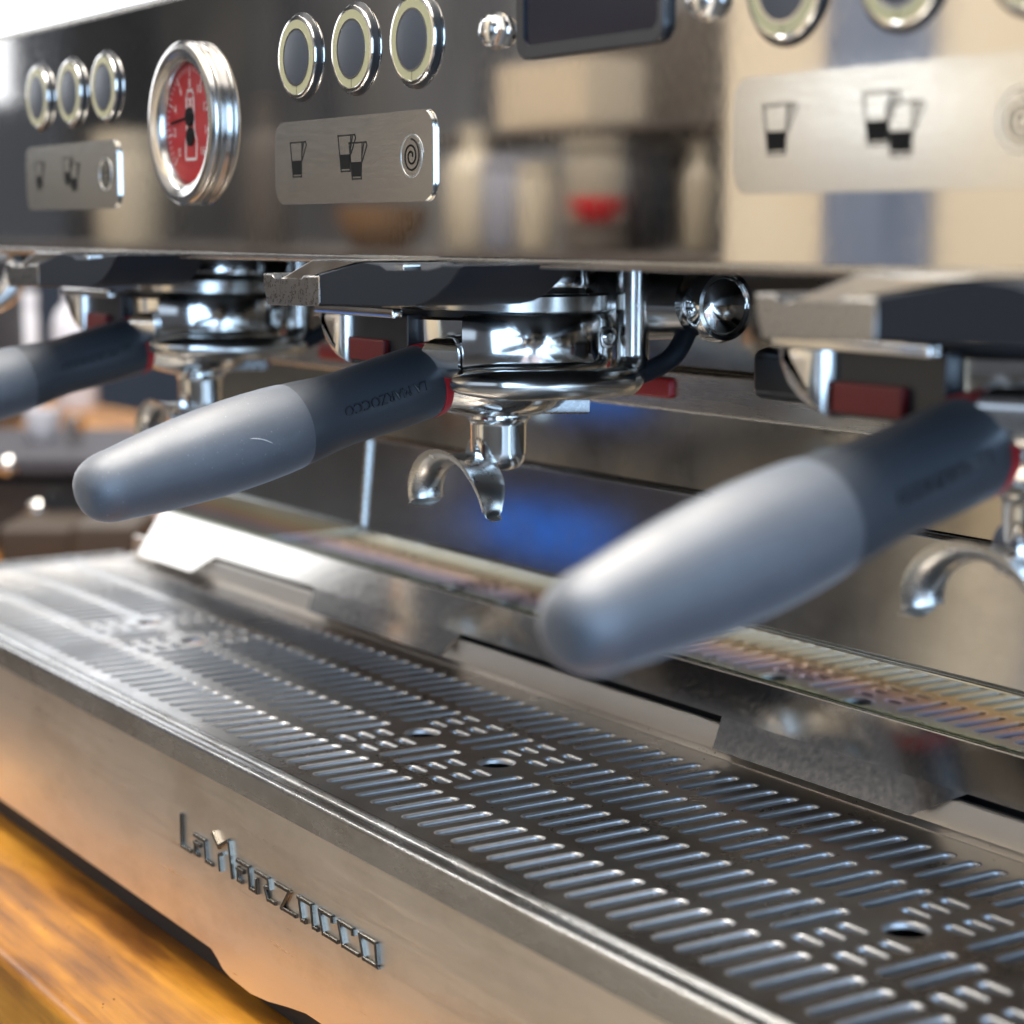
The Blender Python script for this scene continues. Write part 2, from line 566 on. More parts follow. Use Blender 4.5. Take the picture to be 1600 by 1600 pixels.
# bright window beyond the far end
PANE = mat('bright_pane', (.9, .93, 1), 0, .5, Emission_Color=(.9, .95, 1, 1), Emission_Strength=1.1)
win = tag(empty('window', (-3.40, 1.7, .5)), 'bright window above the far end of the machine, top left', 'window')
for a_, b_, nm, m_ in (((-3.40, .98, .50), (-3.39, 2.6, 1.5), 'pane', PANE), ((-3.41, .93, .44), (-3.37, 2.65, .50), 'sill', CREAMC), ((-3.41, .93, .50), (-3.37, .98, 1.5), 'frame', CREAMC)):
    o = MB().box(a_, b_).build(nm, m_, win)
    o.matrix_parent_inverse = Matrix.Translation(-win.location)

# ------------------------------------------------------------------ wooden counter
ZC = -.085
mb = MB().box((-2.6, -.1487, ZC - .045), (1.2, .75, ZC), .0050, 3)
counter = mb.build('wooden_counter', WOOD)
tag(counter, 'oiled golden wood counter under the espresso machine', 'counter')

# ------------------------------------------------------------------ espresso machine
XL, XR, XM = -.4386, .4652, .0133
GX = (-.24, 0., .24)
M = empty('espresso_machine', (XM, .1, ZC))
tag(M, 'polished steel three group espresso machine with red gauge', 'coffee machine')
M0 = Matrix.Translation(-M.location)


def part(mb, name, m, parent=None, label=None, **k):
    """part of the machine, modelled at its place in the world"""
    o = mb.build(name, m, **k)
    o.parent = parent or M
    if not parent:
        o.matrix_parent_inverse = M0
    if label:
        o['label'] = label
    return o


PY = -.068
# front panel: thin box with rolled foot
part(MB().box((XL - .004, PY, .1672), (XR + .004, PY + .012, .2572), .0), 'front_panel', PANEL)
path = [(XL - .004, PY + .0021, .1662), (XR + .004, PY + .0021, .1662)]
part(MB().sweep(path, .0019, 12), 'panel_trim', EDGE)
path = [(XL - .004, PY + .0021, .2582), (XR + .004, PY + .0021, .2582)]
part(MB().sweep(path, .0018, 12), 'panel_trim', EDGE)
part(MB().box((XL, PY + .012, .168), (XR, .30, .2565), .002), 'body_housing', DARKSTEEL)
part(MB().box((XL + .01, PY + .013, .1655), (XR - .01, .10, .1678)), 'underside', DARK)

# ---- buttons
def make_button():
    R_ = Matrix.Translation((0, 0, 0)) @ Matrix.Rotation(pi / 2, 4, 'X')     # lathe z -> -y
    b = MB().lathe([(0, 0), (.0143, 0), (.0143, .0012), (.0130, .0030), (.0130, .0036), (0, .0036)], R_, 48).build('button', BLACKP)
    MB().lathe([(.0104, .0036), (.0130, .0036), (.0132, .0050), (.0129, .0064), (.0121, .0068), (.0118, .0064), (.0104, .0062)], R_, 48).build('bezel', CHROME, b)
    MB().lathe([(.0090, .0062), (.0119, .0062), (.0119, .0066), (.0090, .0066)], R_, 48).build('light_ring', CREAM, b)
    MB().lathe([(0, .0062), (.0088, .0062), (.0088, .0066), (.0084, .0068), (0, .0068)], R_, 40).build('button_face', BTN, b)
    MB().lathe([(.0086, .0062), (.0092, .0062), (.0092, .0069), (.0086, .0069)], R_, 40).build('inner_rim', CHROME, b)
    m_ = MB().box((-.00012, -.00672, -.0118), (.00012, -.0062, -.0092))
    m_.build('seam', LINEP, b)
    return b


B0 = make_button()
B0.parent = M
B0.matrix_parent_inverse = M0
btn_x = [-.0127, .0244, .0615]
first = True
for g in GX:
    for x in btn_x:
        b = B0 if first else copy_tree(B0, M)
        first = False
        b.location = (x + g, PY, .2303)
        b.scale.y = .30
        b.matrix_parent_inverse = M0

# ---- label plates with cup icons
def make_plate():
    p = MB().prism(rrect(-.0310, .1832, .0720, .2100, .0055), 'y', 0, -.0010, .0003, 1).build('label_plate', PLATE)
    e = 0.0

    def cup(ox, oz, s, name):
        m_ = MB()
        w_ = .00050
        strokes(m_, [(-.0055, .0055, .0055, .0055), (-.0055, .0055, -.0036, -.0056), (.0030, .0055, .0022, -.0056), (-.0036, -.0056, .0022, -.0056),
                     (.0055, .0055, .0060, .0045), (.0060, .0045, .0030, -.0002), (.0040, .0050, .0028, .0016)], w_, -.0010, .00008, ox, oz, s, s)
        c = m_.build(name, LINEP, p)
        m_ = MB().prism([(ox - .0044 * s, oz - .0004 * s), (ox + .0024 * s, oz - .0004 * s), (ox + .0018 * s, oz - .0049 * s), (ox - .0034 * s, oz - .0049 * s)], 'y', -.0010, -.00112)
        m_.build('coffee_fill', BLACKI, c)
    cup(-.0142, .1977, 1, 'cup_icon')
    cup(.0190, .1987, 1, 'cup_icon')
    cup(.0262, .1962, 1, 'cup_icon')
    m_ = MB()
    cx, cz = .0592, .1966
    prev = None
    for i in range(70):
        a = i / 69 * 2.25 * 2 * pi
        r = .0008 + .0042 * i / 69
        q = (cx + r * cos(a), cz + r * sin(a))
        if prev:
            strokes(m_, [(prev[0], prev[1], q[0], q[1])], .00055, -.0010, .00010, 0, 0)
        prev = q
    m_.build('spiral_icon', LINEP, p)
    m_ = MB()
    prev = None
    for i in range(60):
        a = .15 + i / 59 * 1.08 * 2 * pi
        r = .0062 + .0010 * max(0, (12 - i) / 12)
        q = (cx + r * cos(a), cz + r * sin(a))
        if prev:
            strokes(m_, [(prev[0], prev[1], q[0], q[1])], .00045, -.0010, .00012, 0, 0)
        prev = q
    m_.build('spiral_rim', PALELINE, p)
    return p


P0 = make_plate()
for i, g in enumerate(GX):
    p = P0 if i == 0 else copy_tree(P0, M)
    p.parent = M
    p.location = (g, PY, 0)
    p.matrix_parent_inverse = M0

# ---- gauge
GXC = -.0985
RY = Matrix.Rotation(pi / 2, 4, 'X')
G = MB().lathe([(.0255, 0), (.0290, 0), (.0292, .0052), (.0284, .0062), (.0262, .0062), (.0230, .0020), (0, .0020)], RY, 72).build('pressure_gauge', CHROME_SATIN)
MB().lathe([(.0262, .0064), (.0286, .0066), (.0293, .0085), (.0292, .0125), (.0280, .0156), (.0262, .0164), (.0244, .0152), (.0226, .0122), (.0218, .0100), (.0214, .0024)], RY, 72).build('bezel', CHROME_SATIN, G)
MB().lathe([(0, .0021), (.0212, .0021), (.0212, .0026), (0, .0026)], RY, 64).build('dial', DIALRED, G)
mb = MB()
for i in range(41):
    a = radians(225 - 270 * i / 40)
    r0, r1 = (.0168, .0202) if i % 5 == 0 else (.0186, .0202)
    strokes(mb, [(r0 * cos(a), r0 * sin(a), r1 * cos(a), r1 * sin(a))], .0005 if i % 5 == 0 else .0003, -.0026, .0001, 0, 0)
for i in range(9):
    a = radians(225 - 270 * i / 8)
    me = text_mesh(str(i * 2), .0046)
    add_mesh(mb, me, lambda c: Vector((.0142 * cos(a) + c.x, -.0027, .0142 * sin(a) + c.y)))
# outlined emblem in the middle of the dial
out = [(-.0030, .0100), (-.0020, .0118), (.0020, .0118), (.0030, .0100), (.0034, -.0030), (.0052, -.0060), (.0046, -.0126), (-.0046, -.0126), (-.0044, -.0060), (-.0034, -.0030)]
strokes(mb, [(*out[i], *out[(i + 1) % len(out)]) for i in range(len(out))], .0010, -.0026, .00012, 0, 0)
strokes(mb, [(-.0010, .0090, .0012, .0062), (.0012, .0090, -.0010, .0062)], .0007, -.0026, .00012, 0, 0)
mb.build('dial_print', WHITEP, G, flat=True)
mb = MB()
mb.lathe([(0, .0028), (.0034, .0028), (.0034, .0048), (.0028, .0052), (0, .0052)], Matrix.Translation((0, 0, .0024)) @ RY, 24)
mb.lathe([(0, .0028), (.0034, .0028), (.0034, .0040), (0, .0040)], Matrix.Translation((0, 0, -.0046)) @ RY, 24)
strokes(mb, [(0, .0024, -.0165, .0006)], .0009, -.0034, .0006, 0, 0)
mb.build('needle', BLACKI, G)
MB().lathe([(0, .0096), (.0217, .0096), (.0217, .0100), (0, .0100)], RY, 48).build('glass', GLASS, G)
G.parent = M
G.matrix_parent_inverse = M0
G.location = (GXC, PY, .2128)
G.scale.y = .35

# ---- cap nuts and screen
def make_nut():
    m_ = MB().lathe([(0, 0), (.0052, 0), (.0052, .0008), (.0036, .0012)], RY, 32)
    m_.lathe([(.0036, .0008), (.0046, .0012), (.0047, .0052), (.0042, .0060)], RY, 6)
    m_.lathe([(.0043, .0058), (.0040, .0074), (.0030, .0088), (.0016, .0096), (0, .0098)], RY, 28)
    return m_.build('cap_nut', CHROME)


n0 = make_nut()
for i, x in enumerate((.1055, .1985)):
    n = n0 if i == 0 else n0.copy()
    if i:
        COL.objects.link(n)
    n.parent = M
    n.matrix_parent_inverse = M0
    n.location = (x, PY, .2292)
    n.scale.y = .52
a = rrect(.1172, .2205, .1835, .2530, .0045, 5)
b = rrect(.1205, .2240, .1805, .2497, .0030, 5)
mb = MB()
nn = len(a)
vs = [(x, PY - .0002, z) for x, z in a] + [(x, PY - .0014, z) for x, z in a] + [(x + (.1503 - x) * .012, PY - .0020, z + (.2367 - z) * .02) for x, z in a] + \
     [(x, PY - .0017, z) for x, z in b] + [(x, PY - .0006, z) for x, z in b]
fs = [(k * nn + i, k * nn + (i + 1) % nn, (k + 1) * nn + (i + 1) % nn, (k + 1) * nn + i) for k in range(4) for i in range(nn)]
mb.faces(vs, fs)
disp = part(mb, 'display', BLACKP)
o = MB().prism(rrect(.1203, .2238, .1807, .2499, .0030, 5), 'y', PY - .0003, PY - .0008).build('screen', SCREEN, disp)

# ---- structure behind the tray
rp = part(MB().box((XL + .03, .0672, .0835), (XR - .03, .0700, .150)), 'recess_panel', RECESSM)
sh = Matrix.Identity(4)
sh[1][2] = -.015
rp.data.transform(Matrix.Translation((0, .0672, .0835)) @ sh @ Matrix.Translation((0, -.0672, -.0835)))
part(MB().box((XL + .03, .0585, .1112), (XR - .03, .0640, .1262), .0016), 'fascia_band', EDGE)
# lower backsplash leans back and folds into a ledge under the recess
prof = [(.0580, .0300), (.0630, .0815), (.0640, .0826), (.0655, .0830), (.0668, .0830), (.0668, .0815), (.0655, .0815), (.0642, .0808), (.0595, .0300)]
part(MB().prism(prof, 'x', XL + .025, XR - .025), 'backsplash', BACK, ang=50)
part(MB().box((XL + .022, .0552, .0222), (XR - .022, .0576, .0426), .0006), 'mirror_strip', FILM)
# splash plate: tilted, hanging tabs with slanted ends
def splash():
    m_ = MB()
    lo, hi, z1 = .0030, .0128, .0252
    m_.prism([(.0447, hi), (.0528, z1), (.0536, z1 - .0004), (.0455, hi - .0002)], 'x', -.4174, .438)
    for t_ in ([(-.4174, hi), (-.4174, lo), (-.350, lo), (-.333, hi)], [(-.226, hi), (-.222, lo), (-.105, lo), (-.0975, hi)],
               [(.0690, hi), (.0715, lo), (.1640, lo), (.1815, hi)], [(.3300, hi), (.3340, lo), (.4380, lo), (.4380, hi)]):
        b_ = MB().prism(t_, 'y', 0, .0007).bm
        vs_ = {v: m_.bm.verts.new((v.co.x, .0386 + v.co.y + (v.co.z - lo) / (hi - lo) * .0061, v.co.z)) for v in b_.verts}
        for f_ in b_.faces:
            m_.bm.faces.new([vs_[v] for v in f_.verts])
        b_.free()
    return m_


part(splash(), 'splash_plate', SPLASHM)
part(MB().box((-.4174, .0530, .0240), (.438, .0550, .0257), .0007), 'plate_edge', EDGE)
part(MB().box((XL + .024, .0540, -.01), (XR - .024, .098, .0220)), 'slot_shade_block', DARK)  # black block puts shade behind the splash plate slots
part(MB().box((XL + .01, -.0895, ZC + .0006), (XR - .01, .25, -.0665)), 'shade_block', DARK)  # added black block for the shade in the gap under the machine
part(MB().box((XL + .012, .1045, -.066), (XR - .012, .29, .168), .002), 'rear_housing', DARKSTEEL)
part(MB().sweep([(-.205, .0588, .043), (-.205, .0624, .0815)], .0016, 12), 'mirror_line_rod', EDGE)  # added rod standing in for a bright mirrored line

# ---- group heads
AX = Vector((.016, -.0105, 0))
A0 = -YAW            # world angle that points from a group to the camera


def pol(r, phi, z):
    a = A0 + radians(phi)
    return Vector((AX.x + r * cos(a), AX.y + r * sin(a), z))


def make_group():
    T = Matrix.Translation(AX)
    T2 = Matrix.Translation(AX + Vector((.0050, .0085, 0)))
    T3 = Matrix.Translation(AX + Vector((.0030, .0045, 0)))
    g = MB().lathe([(0, .1535), (.0225, .1535), (.0232, .1550), (.0236, .1580), (.0232, .1620), (.0226, .1660), (.0220, .1720)], T2, 64).build('group_head', CHROME)
    MB().lathe([(0, .1482), (.0318, .1482), (.0326, .1489), (.0326, .1536), (.0318, .1544), (0, .1544)], T3, 64).build('collar', CHROME_SATIN, g)
    MB().lathe([(0, .147), (.0322, .147), (.0322, .1492), (0, .1492)], T, 48).build('gasket', BLACKP, g)
    a0, a1 = A0 + radians(-17), A0 + radians(215)
    MB().lathe([(.0300, .1478), (.0352, .1484), (.0378, .1476), (.0384, .1458), (.0384, .1330), (.0376, .1300), (.0345, .1272), (.0300, .1268)], T, 56, a0, a1).build('locking_ring', CHROME, g)
    MB().lathe([(.0290, .1472), (.0330, .1472), (.0338, .1462), (.0338, .1345), (.0325, .1325), (.0290, .1320)], T, 24, A0 + radians(215), A0 + radians(343)).build('inner_ring', CHROME, g)
    # guard rim with upright at its right end
    path, rad = [], []
    for i in range(34):
        ph = -19 + 88 * i / 33
        e_ = min(1, (i + 1) / 9) ** .5
        path.append(pol(.0440 - .005 * (1 - e_), ph, .1266 - .0008 * i / 33))
        rad.append(.0048 * (.35 + .65 * e_))
    b0 = pol(.0440, 69, .1258)
    tdir = (path[-1] - path[-2]).normalized()
    for k in range(1, 9):
        a = k / 8 * pi / 2
        path.append(b0 + tdir * (.0085 * sin(a)) + Vector((0, 0, .0085 * (1 - cos(a)))))
        rad.append(.0056)
    e1 = path[-1]
    path += [e1 + Vector((0, 0, .012)), e1 + Vector((0, 0, .032)), e1 + Vector((0, 0, .044))]
    rad += [.0056, .0056, .0056]
    MB().sweep(path, rad, 18, up=(0, 0, 1)).build('guard_rim', CHROME_SATIN, g)
    # arm going back to the pivot knob
    K = Vector((.0705, .0400, .1504))
    p0 = pol(.045, 80, .1262)
    MB().sweep(smooth_path([pol(.0445, 62, .1252), p0, p0.lerp(K, .45) + Vector((0, 0, -.004)), K + Vector((-.012, -.002, -.006))], 6), .0034, 12).build('dark_arm', NAVYP, g)
    MX = Matrix.Translation(K) @ Matrix.Rotation(pi / 2, 4, 'Y')
    MB().lathe([(0, -.016), (.0090, -.016), (.0100, -.0145), (.0106, -.004), (.0118, -.0030), (.0120, .0010), (.0112, .0034), (.0098, .0036), (.0092, .0022), (0, .0022)], MX, 48).build('pivot_knob', CHROME, g)
    MB().lathe([(0, .0023), (.0090, .0023), (.0088, .0028), (.0070, .0036), (.0040, .0042), (0, .0044)], MX, 32).build('knob_face', CHROME, g)
    MB().sweep([pol(.030, 108, .1500), K + Vector((-.014, 0, -.001))], [.0125, .0105], 20).build('pivot_arm', CHROME_SATIN, g)
    # screws
    for ph, z, r_ in ((66, .1402, .0388), (98, .1345, .0455)):
        q = pol(r_, ph, z)
        d = (q - Vector((AX.x, AX.y, z))).normalized()
        d = (d + Vector((cos(A0), sin(A0), 0)) * 1.1).normalized()
        Q = Matrix.Translation(q) @ d.to_track_quat('Z', 'Y').to_matrix().to_4x4()
        s_ = MB().lathe([(0, -.002), (.0036, -.002), (.0036, .0012), (.0027, .0014), (.0027, .0006), (.0024, .0014), (.0014, .0020), (.0010, .0013), (0, .0013)], Q, 24)
        s_.build('screw', CHROME_SATIN, g)
    # chrome trough with red insert beside the ring
    m_ = MB().prism([(-.0345, .1492), (-.0350, .1470), (-.0340, .1420), (-.0310, .1370), (-.0262, .1330), (-.0220, .1312), (-.0165, .1302), (-.0165, .1492)][::-1], 'y', -.0530, -.0330, .0055, 6)
    m_.build('trough', CHROME_SATIN, g)
    MB().box((-.0175, -.0480, .1308), (.0200, -.0360, .1480), .0008).build('recess_box', BLACKP, g)
    MB().box((-.0345, -.0535, .1465), (.0200, -.0495, .1498), .0008).build('trough_lip', CHROME, g)
    MB().box((-.0150, -.0505, .1318), (.0085, -.0478, .1392), .0008).build('red_insert', REDD, g)
    # rear blocks
    MB().box((-.0020, .0560, .1158), (.0230, .0660, .1235), .0018).build('red_block', RED, g)
    return g


def make_paddle():
    y0, y1 = -.0920, -.0560
    body = [(.0425, .1522), (.0985, .1538), (.1060, .1548), (.1115, .1566), (.1180, .1604), (.1262, .1656), (.1140, .1656), (.1078, .1632), (.0842, .1628), (.0808, .1655), (.0700, .1655), (.0425, .1618)]
    p = MB().prism(body, 'y', y0, y1, .0007, 2).build('paddle', NAVYP)
    tip = [(.0085, .1514), (.0428, .1521), (.0440, .1530), (.0440, .1612), (.0330, .1612), (.0330, .1592), (.0140, .1590), (.0130, .1614), (.0058, .1614), (.0066, .1580)]
    MB().prism(tip, 'y', y0 - .0004, y1 + .002, .0007, 2).build('paddle_tip', DARKCHROME, p)
    MB().prism([(.0135, .1596), (.0335, .1596), (.0335, .1612), (.0700, .1660), (.0360, .1660)], 'y', y0 + .0016, y1, .0004, 1).build('wedge', CHROME_SATIN, p)
    MB().box((.0790, y0 + .004, .1600), (.0870, y0 + .010, .1652), .0005).build('latch', CHROME, p)
    return p


g0, p0 = make_group(), make_paddle()
for i, x in enumerate(GX):
    for src in (g0, p0):
        o = src if i == 0 else copy_tree(src, M)
        o.parent = M
        o.matrix_parent_inverse = M0
        o.location = (x, 0, 0)
# dark clip with red end between the middle and right groups
clip = part(MB().box((.0760, .0480, .1200), (.1040, .0640, .1370), .004, 3), 'cable_clip', BLACKP)
MB().box((.1045, .0490, .1205), (.1150, .0630, .1310), .002).build('red_end', REDD, clip).matrix_parent_inverse = Matrix()
# steam wand at the far end
part(MB().sweep(smooth_path([(-.395, -.030, .166), (-.395, -.032, .152), (-.398, -.038, .141), (-.408, -.058, .1325), (-.425, -.090, .126), (-.432, -.110, .10), (-.436, -.118, .05)], 6), .0052, 16), 'steam_wand', CHROME)

# ------------------------------------------------------------------ drip tray
T_ = empty('drip_tray', (XM, -.03, -.07))
tag(T_, 'steel drip tray with chrome maker lettering along its front', 'drip tray')
T0 = Matrix.Translation(-T_.location)


def tpart(mb, name, m, **k):
    o = mb.build(name, m, T_, **k)
    o.matrix_parent_inverse = T0
    return o


FY = -.100
# front panel outline with the rounded tab under the lettering
out = [(XL, -.0075), (XL, -.069)]
out += [(-.0285, -.069), (-.0262, -.0700), (-.0238, -.0722), (-.0200, -.0744), (-.0140, -.0756), (.0020, -.0758), (.0150, -.0742), (.0300, -.0712), (.0420, -.0692), (.0560, -.0690)]
out += [(XR, -.069), (XR, -.0075)]
tpart(MB().prism(out[::-1], 'y', FY + .0006, FY + .006, .0006, 2), 'front_panel', TRAYF)
# folded lip: vertical face, bright bead, channel, inner bead
prof = [(FY + .0045, -.0084), (FY - .0004, -.0084), (FY - .0004, -.0006), (FY - .0001, .0006), (FY + .0008, .0013), (FY + .0018, .0012), (FY + .0024, .0004),
        (FY + .0028, -.0010), (FY + .0072, -.0012), (FY + .0080, -.0004), (FY + .0088, .0004), (FY + .0098, .0006), (FY + .0106, .0002), (FY + .0110, -.0006), (FY + .0110, -.0084)]
tpart(MB().prism(prof[::-1], 'x', XL - .001, XR + .001), 'lip', LIPM, ang=50)
# ends and back rim
tpart(MB().box((XL - .0045, FY + .0016, -.060), (XL - .0012, .0400, .0012), .0006), 'end_rim', LIPM)
tpart(MB().box((XR + .0012, FY + .0016, -.060), (XR + .0045, .0400, .0012), .0006), 'end_rim', LIPM)
tpart(MB().prism([(.0398, -.010), (.0398, .0003), (.0428, .0006), (.0437, .0012), (.0441, .0097), (.0446, .0102), (.0462, .0102), (.0462, -.010)][::-1], 'x', XL + .002, XR - .002), 'back_rim', RIMM)
tpart(MB().box((XL + .002, FY + .0115, -.045), (XR - .002, .0390, -.040)), 'basin', DARK)
# lettering: each letter its own raised chrome piece (strokes in metres, u along x, v up from the foot line)
ZB, XH, CH = -.0386, .0068, .0112
LET = [
    ('L', -.0498, .0075, [(0, 1.64, 0, 0), (0, 0, 1, 0)]),
    ('a', -.0388, .0140, [(0, 1, .62, 1), (.62, 1, .66, 0), (.66, 0, 1, 0), (0, .60, .30, .60), (.04, .60, .04, .05), (.04, .05, .20, .05)]),
    ('M', -.0236, .0160, [(0, 1.62, .28, 1.15), (.28, 1.15, .74, 1.70), (.80, 1.64, .94, 0), (.30, .72, .34, 0), (.34, .80, .48, .90)]),
    ('a', -.0048, .0130, [(0, 1, .68, 1), (.68, 1, .74, 0), (.74, 0, 1, 0), (0, .60, .34, .60), (.06, .60, .06, .05), (.06, .05, .24, .05)]),
    ('r', .0092, .0135, [(0, 1, .66, 1), (.66, 1, .72, .58), (.72, .58, .50, .50), (.50, .50, .66, 0), (.66, 0, 1, 0), (.04, .60, .04, 0)]),
    ('z', .0240, .0130, [(0, 1, .72, 1), (.72, 1, .28, 0), (.28, 0, 1, 0)]),
    ('a', .0393, .0125, [(0, 1, .72, 1), (.06, 1, .20, 0), (.20, 0, .34, 0), (.72, 1, .82, 0), (.82, 0, 1, 0)]),
    ('c', .0536, .0110, [(0, 1, .72, 1), (.72, 1, .74, .82), (0, 1, .22, 0), (.22, 0, 1, 0)]),
    ('c', .0660, .0120, [(0, 1, .72, 1), (.72, 1, .74, .82), (0, 1, .22, 0), (.22, 0, 1, 0)]),
    ('o', .0792, .0105, [(0, 1, .92, 1), (0, 1, .22, 0), (.22, 0, 1, 0), (.92, 1, 1, 0)]),
]
for ch, x, wd, segs in LET:
    mb = MB()
    for k, sg in enumerate(segs):
        strokes(mb, [sg], .00135, FY + .0008, .0013 + .00002 * k, x, ZB, wd, XH, .00018)
    o = tpart(mb, 'letter', LETTERM)

# ------------------------------------------------------------------ drip grate
GR = empty('drip_grate', (XM, -.025, 0))
tag(GR, 'slotted steel drip grate lying in the tray under the spouts', 'grate')
GR0 = Matrix.Translation(-GR.location)
PITCHX, SW = .0096, .0030       # slot pitch; half width at the top of the rolled edge
rows = [-.0705, -.0402, -.0102, .0185]
HALF = [.0129, .0129, .0126, .0122]
slots = []      # x, y, half length, half width, along x?
holes = []
for gx in GX:
    c = XM + gx
    for k in range(-13, 13):
        off = (k + .5) * PITCHX
        if gx < .2 and off > .1205 or gx == .24 and off > .206:
            continue
        for ri, (ry, hl) in enumerate(zip(rows, HALF)):
            if ri in (1, 2) and .0125 < abs(off) < .0365:
                continue
            slots.append((c + off, ry, hl, SW, False))
    for s_ in (-1, 1):
        hx = c + s_ * .0241
        holes.append((hx, -.0252))
        for dx in (-.0077, .0077):
            for yy in (-.0515, -.0440, -.0365, -.0145, -.0075, -.0005):
                slots.append((hx + dx, yy, .0054, .0025, True))
for k in range(13, 21):
    for ry, hl in zip(rows, HALF):
        slots.append((XM + .24 + (k + .5) * PITCHX, ry, hl, SW, False))
for k in range(14, 21):
    for ry, hl in zip(rows, HALF):
        slots.append((XM - .24 - (k - .5) * PITCHX, ry, hl, SW, False))
slots = [s_ for s_ in slots if XL + .012 < s_[0] < XR - .012]
uniq = {}
for s_ in slots:
    uniq[(round(s_[0], 4), round(s_[1], 4))] = s_
slots = list(uniq.values())


def stadium(x, y, hl, hw, alongx, n=7, inset=0.):
    r = hw - inset
    c = hl - hw
    pts = [(c + r * cos(-pi / 2 + pi * i / n), r * sin(-pi / 2 + pi * i / n)) for i in range(n + 1)]
    pts += [(-c + r * cos(pi / 2 + pi * i / n), r * sin(pi / 2 + pi * i / n)) for i in range(n + 1)]
    return [(x + a, y + b) if alongx else (x + b, y - a) for a, b in pts] if alongx else [(x + b, y + a) for a, b in pts][::-1]


verts, edges = [], []
loops = [[(XL, FY + .0112), (XR, FY + .0112), (XR, .0396), (XL, .0396)]]
loops += [stadium(*s_) for s_ in slots]
loops += [[(hx + .0066 * cos(2 * pi * i / 28), hy + .0066 * sin(2 * pi * i / 28)) for i in range(28)] for hx, hy in holes]
for lp in loops:
    b = len(verts)
    verts += [Vector(p) for p in lp]
    edges += [(b + i, b + (i + 1) % len(lp)) for i in range(len(lp))]
res = delaunay_2d_cdt(verts, edges, [], 1, 1e-7)
mb = MB()
vv = [mb.bm.verts.new((p.x, p.y, 0)) for p in res[0]]


def in_hole(x, y):
    for a, b, hl, hw, ax in near_slots.get((int((x + 1) / .02), int((y + 1) / .02)), ()):
        u, v = (x - a, y - b) if ax else (y - b, x - a)
        u = max(0, abs(u) - (hl - hw))
        if u * u + v * v < (hw * .995) ** 2:
            return True
    return any((x - a) ** 2 + (y - b) ** 2 < .0065 ** 2 for a, b in holes)


near_slots = {}
for s_ in slots:
    i, j = int((s_[0] + 1) / .02), int((s_[1] + 1) / .02)
    for di in (-1, 0, 1):
        for dj in (-1, 0, 1):
            near_slots.setdefault((i + di, j + dj), []).append(s_)
for f in res[2]:
    c = sum((res[0][i] for i in f), Vector((0, 0))) / len(f)
    if in_hole(c.x, c.y):
        continue
    try:
        mb.bm.faces.new([vv[i] for i in f])
    except ValueError:
        pass
for f in mb.bm.faces:
    f.normal_update()
    if f.normal.z < 0:
        f.normal_flip()
me = bpy.data.meshes.new('plate')
mb.bm.to_mesh(me)
mb.bm.free()
me.materials.append(GRATE)
plate = bpy.data.objects.new('plate', me)
COL.objects.link(plate)
plate.parent = GR
plate.matrix_parent_inverse = GR0


def roll(hw):
    """rolled-down edge: (inset, z) from the plate level into the opening"""
    r = .00105
    out = [(0, 0)]
    for i in range(1, 6):
        a = i / 5 * pi / 2
        out.append((r * sin(a), -r * (1 - cos(a))))
    out.append((r + .00005, -.0030))
    return out


def slot_verts(x, y, hl, hw, ax):
    rings = [[(p[0], p[1], z) for p in stadium(x, y, hl, hw, ax, 7, ins)] for ins, z in roll(hw)]
    return rings


def add_rings(mb, rings):
    R = [[mb.bm.verts.new(p) for p in r] for r in rings]
    for A, B in zip(R, R[1:]):
        for i in range(len(A)):
            j = (i + 1) % len(A)
            mb.bm.faces.new((A[i], A[j], B[j], B[i]))


def inward(o):
    """normals of a rolled edge face up and into the opening"""
    me = o.data
    bm = bmesh.new()
    bm.from_mesh(me)
    up = sum(f.normal.z for f in bm.faces)
    if up < 0:
        bmesh.ops.reverse_faces(bm, faces=bm.faces)
    bm.to_mesh(me)
    bm.free()


def cam_d(x, y):
    return (Vector((x, y, 0)) - CAM).length


def in_view(x, y):
    v = Vector((x, y, 0)) - CAM
    d = v.dot(FW)
    return abs(v.dot(RT) / d) < .27 and abs(v.dot(UP) / d) < .27


slots.sort(key=lambda s_: (not in_view(s_[0], s_[1]), cam_d(s_[0], s_[1])))
proto = {}
for s_ in slots[:298]:
    key = s_[2:]
    if key not in proto:
        mb = MB()
        add_rings(mb, slot_verts(0, 0, *key))
        o = mb.build('slot' if not key[2] else 'short_slot', SLOTM, GR, ang=80)
        inward(o)
        proto[key] = o
    else:
        o = proto[key].copy()
        COL.objects.link(o)
    o.matrix_parent_inverse = GR0
    o.location = (s_[0], s_[1], 0)
mb = MB()
for s_ in slots[298:]:
    add_rings(mb, slot_verts(*s_))
o = mb.build('far_slots', SLOTM, GR, ang=80)
inward(o)
o.matrix_parent_inverse = GR0
o['kind'] = 'stuff'
h0 = None
for hx, hy in holes:
    if h0 is None:
        mb = MB().lathe([(.0066, 0), (.0063, -.0001), (.0059, -.0004), (.0056, -.0009), (.0055, -.0019)], None, 28)
        h0 = mb.build('drain_hole', SLOTM, GR, ang=80)
        inward(h0)
        o = h0
    else:
        o = h0.copy()
        COL.objects.link(o)
    o.matrix_parent_inverse = GR0
    o.location = (hx, hy, 0)

